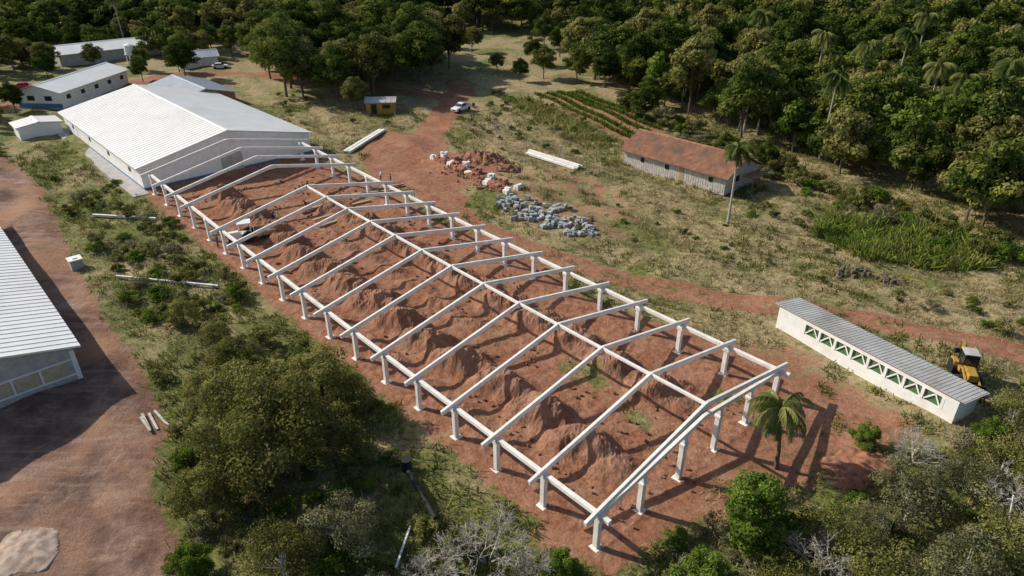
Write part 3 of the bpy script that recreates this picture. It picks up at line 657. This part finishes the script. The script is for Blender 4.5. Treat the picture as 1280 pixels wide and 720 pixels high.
for x,y in scatter(HG,7.4):
    s=random.uniform(.75,1.1); link("tall_broadleaf_tree",random.choice(TALL),(x,y,gzf(x,y)-.3),(s,s,s*random.uniform(.9,1.1)),random.uniform(0,6.28))
for x,y,s,p in ((-83,178,.62,TALL[0]),(-93,176,.45,TALL[1]),(-98,187,.45,TALL[1]),(-88,186,.5,TALL[2]),(-125,190,.55,TALL[2]),
    (-102,134,.35,TALL[1]),(-99,129,.25,TALL[2]),(-110,140,.5,TALL[1]),(-106,146,.4,TALL[0]),(-116,150,.5,TALL[2]),(-118,178,.45,TALL[0]),(-112,190,.5,TALL[2]),(-66,192,.6,TALL[2]),
    (-20,200,.6,TALL[0]),(-12,214,.55,TALL[2]),(6,196,.5,TALL[1]),(14,208,.55,TALL[0]),(-4,186,.35,TALL[2]),(2,176,.35,TALL[0]),(-22,222,.6,TALL[1]),(10,222,.6,TALL[0]),
    (27,139,.5,TALL[0]),(24,143,.4,TALL[2]),(16,173,.6,TALL[1]),(22,166,.55,TALL[0]),(30,150,.5,TALL[1]),(43.5,113,.32,TALL[0]),(46,110,.28,TALL[2]),(8,178,.5,TALL[0]),(-33,146,.5,TALL[2])):
    link("broadleaf_tree",p,(x,y,gzf(x,y)-.2),s,random.uniform(0,6.28))
for x,y,i,s in ((-18.4,39.5,0,1),(-22.5,44.5,1,1.0),(-16.2,46.8,1,.95),(-14,40.5,1,.75),(-21.5,35,1,.7),(-25.5,51.5,1,.7),(-12.5,45.5,1,.5),(-33.9,60.5,1,.45),(-26.8,47.8,1,.5),(-29.5,57,1,.45)):
    link("olive_leaved_tree",NEARO[i],(x,y,gzf(x,y)-.2),s,random.uniform(0,6.28))
for x,y,i,s in ((-11.1,32.9,0,.9),(21.7,32.4,1,.85),(28,34.5,0,1),(31.5,32.2,1,1),(23.2,28.6,1,.9),(28,28.6,0,1),(17.6,28.6,1,.7),(36.8,38.6,1,.8),(33,37,0,.7),(24.5,33.5,0,.6),(34.5,30,0,.9),(-14.8,30.0,1,.8),(41.5,44.5,1,.7),(38.5,34,1,1)):
    link("grey_green_bush",NEARG[i],(x,y,gzf(x,y)-.2),s,random.uniform(0,6.28))
for x,y,s in ((16.6,32.9,.95),(12.2,28.8,.65),(3.3,30.2,.42),(28.2,42.2,.42),(-20.5,30,.5),(38,42,.5),(-30.5,66,.35)):
    link("bright_green_tree",NEARB[0],(x,y,gzf(x,y)-.2),s,random.uniform(0,6.28))
for x,y,i,s in ((-1.6,31.3,0,1.35),(-5.2,29.4,1,1.1),(31,39.8,1,1.1),(1.2,30,1,.8),(35,34.5,0,1.2),(20,30.5,1,1.2)):
    link("bare_shrub",BARE[i],(x,y,gzf(x,y)),s,random.uniform(0,6.28))
for x,y,i,s in ((30.3,88.5,0,.95),(20.7,40.2,1,.92),(46,134,2,.95),(54.4,117,2,.95),(75,123,2,1),(77,118,2,.92),(86.8,123,2,1),(87,158,2,1.05),(64.5,148,2,1.05),(48,132,2,.85),(70,140,2,1.05),(-52,214,2,1),(98,130,2,.95),(60,175,2,1.1),(110,150,2,1.05),(-120,222,2,1),(83,108,2,.85),(100,175,2,1.1)):
    link("palm_tree",PAL[i],(x,y,gzf(x,y)-.1),s,random.uniform(0,6.28))
scr=[(-68,97),(-57.5,104.5),(-34,75),(-20.5,59.4),(-10.5,47.7),(-5.5,37.5),(-2,31),(-8.8,27),(-19,27),(-24,33.8),(-27,38.9),(-29.5,46),(-36.5,57.5),(-49,72)]
sg=group("scrub_bushes")
for x,y in scatter(scr,2.4):
    k=noise.noise((x*.12,y*.12,4))
    if k<(-.06 if y>60 else -.12): continue
    u_,v_=uv(x,y)
    if v_>-2.2 or math.hypot(x+6.8,y-37.2)<3.2: continue
    s=random.uniform(.45,1.05)*(1 if y>58 else 1.15); link("bush",random.choices(SHR,[5,4,3,2])[0],(x,y,gzf(x,y)-.1),s,random.uniform(0,6.28),sg)
for poly,st,pr,sc in (([(16,36),(30,38.5),(36,43),(48,44),(46,26),(4,26),(4,29)],2.4,.7,1.05),([(28,112),(45,108),(55,98),(62,80),(58,72),(40,86),(30,96)],2.8,.5,.85),([(-13,140),(-5,118),(10,118),(20,125),(6,160),(-6,165)],2.8,.6,.75),([(5,102),(25,96),(45,78),(60,62),(40,66),(18,76),(8,86)],3.4,.45,.55),([(-95,125),(-66,97),(-74,96),(-98,116)],3.5,.5,.8),([(32,112),(44,120),(38,140),(26,150)],3.2,.65,1.0),([(-60,140),(-25,132),(-20,150),(-60,160)],4,.3,.8),
    ([(28,150),(36,134),(46,116),(54,102),(60,88),(66,76),(88,60),(84,54),(62,70),(54,84),(46,100),(36,118),(30,134)],2.6,.72,1.8),([(38,60),(60,50),(70,52),(66,70),(48,68)],2.8,.55,.85),([(42,50),(52,48),(50,42),(43,46)],1.8,.8,.9)):
    for x,y in scatter(poly,st):
        if random.random()>pr: continue
        if line_d(x,y,ROAD)<3.0 or math.hypot(x-bx,y-by)<3: continue
        dx,dy=x-27.5,y-60.6; aa=dx*math.cos(sa)+dy*math.sin(sa); bb=-dx*math.sin(sa)+dy*math.cos(sa)
        if -1.5<aa<20 and -1.5<bb<6: continue
        q=Vector((x,y,0))-fh.o
        if -2<q.dot(fh.a)<22 and -2.3<q.dot(fh.b)<11.5: continue
        link("bush",random.choices(SHR,[3,3,3,2])[0],(x,y,gzf(x,y)-.1),random.uniform(.4,1)*sc,random.uniform(0,6.28),sg)
def blades(name,pts,n,h,spread,w,mat,lean=.5,hn=None):
    m=len(pts); P=np.repeat(pts,n,0); k=len(P); off=rng.normal(0,1,(k,2))*spread; x=P[:,0]+off[:,0]; y=P[:,1]+off[:,1]; z=gz(x,y)-.03
    hh=h*rng.uniform(.5,1.3,k)*np.repeat(rng.uniform(.6,1.3,m) if hn is None else hn,n); a=rng.uniform(0,6.28,k); wx=np.cos(a)*w*rng.uniform(.6,1.4,k); wy=np.sin(a)*w
    l=rng.normal(0,lean,(k,2))*hh[:,None]
    V=np.stack([np.stack([x-wx,y-wy,z],-1),np.stack([x+wx,y+wy,z],-1),np.stack([x+wx*.5+l[:,0],y+wy*.5+l[:,1],z+hh],-1),np.stack([x-wx*.5+l[:,0],y-wy*.5+l[:,1],z+hh*.92],-1)],1).reshape(-1,3)
    t=np.clip(np.repeat(rng.normal(.5,.22,m),n)+rng.normal(0,.12,k),0,1).repeat(4)
    me=npmesh(name,V,np.arange(k*4).reshape(-1,4),[mat],None,t); return link(name,me)
def allowed(A,thr=.45):
    d,_,_=masks(A[:,0],A[:,1]); nz=np.array([noise.noise((x*.3,y*.3,2)) for x,y in A]); k=(d+nz*.5)<thr
    u,v=uv(A[:,0],A[:,1]); k&=~((u>88)&(u<140)&(v>-3.5)&(v<29))
    k&=~((u>42)&(v<-17)&(v>-50))
    dx,dy=A[:,0]-27.5,A[:,1]-60.6; aa=dx*math.cos(sa)+dy*math.sin(sa); bb=-dx*math.sin(sa)+dy*math.cos(sa); k&=~((aa>-.8)&(aa<19)&(bb>-.6)&(bb<4.6))
    k&=poly_sd(A[:,0],A[:,1],GARD)<0
    return A[k]
def rnd(n,x0,x1,y0,y1,pw=1.4):
    y=y0+(y1-y0)*rng.random(n)**pw; return np.stack([rng.uniform(x0,x1,n),y],-1)
A=rnd(28000,-85,75,26,150); A=A[np.abs(A[:,0])<.8*A[:,1]+8]; A=allowed(A)
u_,v_=uv(A[:,0],A[:,1]); right=v_>26; nz=np.array([noise.noise((x*.07,y*.07,7))+.6*noise.noise((x*.25,y*.25,3)) for x,y in A])
dry=(right&(nz+rng.normal(0,.15,len(A))>-.10))|(~right&(nz+rng.normal(0,.1,len(A))>.13))
blades("weeds",A[~dry],11,.46,.32,.06,L_GRASS); blades("dry_grass",A[dry],10,.36,.32,.045,L_DRY)
CANE=[(41,86),(46,91),(53,88),(60,85),(61,78),(58,74),(50,75),(44,76)]
c=scatter(CANE,.6); hn=np.array([.65+.8*noise.noise((x*.35,y*.35,6)) for x,y in c]); kk=hn>.35; c=c[kk]; hn=hn[kk]
blades("cane_patch",c,8,1.7,.25,.08,L_GRASS,.32,hn)
c2=c[rng.random(len(c))<.5]; blades("cane_leaves",c2,8,1.5,.4,.08,L_BRIGHT,.6)
rows=[]
for k in range(5):
    a=np.array([6.0+k*2.35,163.0]); b=np.array([23+k*2.1,127.5+k*2.0]); n=90
    for i in range(n): rows.append(a+(b-a)*i/n+rng.normal(0,.1,2))
blades("crop_rows",np.array(rows),20,.6,.25,.1,L_BRIGHT,.4)
c=scatter([(-3,158),(4,160),(20,126),(14,120)],1.1); blades("hedge_weeds",c,12,.75,.4,.09,L_GRASS,.4)
m=MB(); m.tube((33.6,32.4,0),(33.3,33.2,4.2),.07,.05,8); m.tube((33.0,33.2,3.9),(33.6,33.2,3.9),.03,.03,6); m.build("utility_pole",CONC)
e=group("wire_fence",(-20,150,1)); m=MB(); fp=[(-24,140),(-8,139),(2,121),(12,118)]
for (ax,ay),(bx_,by_) in zip(fp[:-1],fp[1:]):
    n=max(2,int(math.hypot(bx_-ax,by_-ay)/3))
    for i in range(n):
        x=ax+(bx_-ax)*i/n; y=ay+(by_-ay)*i/n
        if line_d(x,y,ROAD)<4: continue
        m.tube((x,y,gzf(x,y)-.2),(x,y,gzf(x,y)+1.3),.08,.07,6)
m.build("posts",PALE_BARK,e)
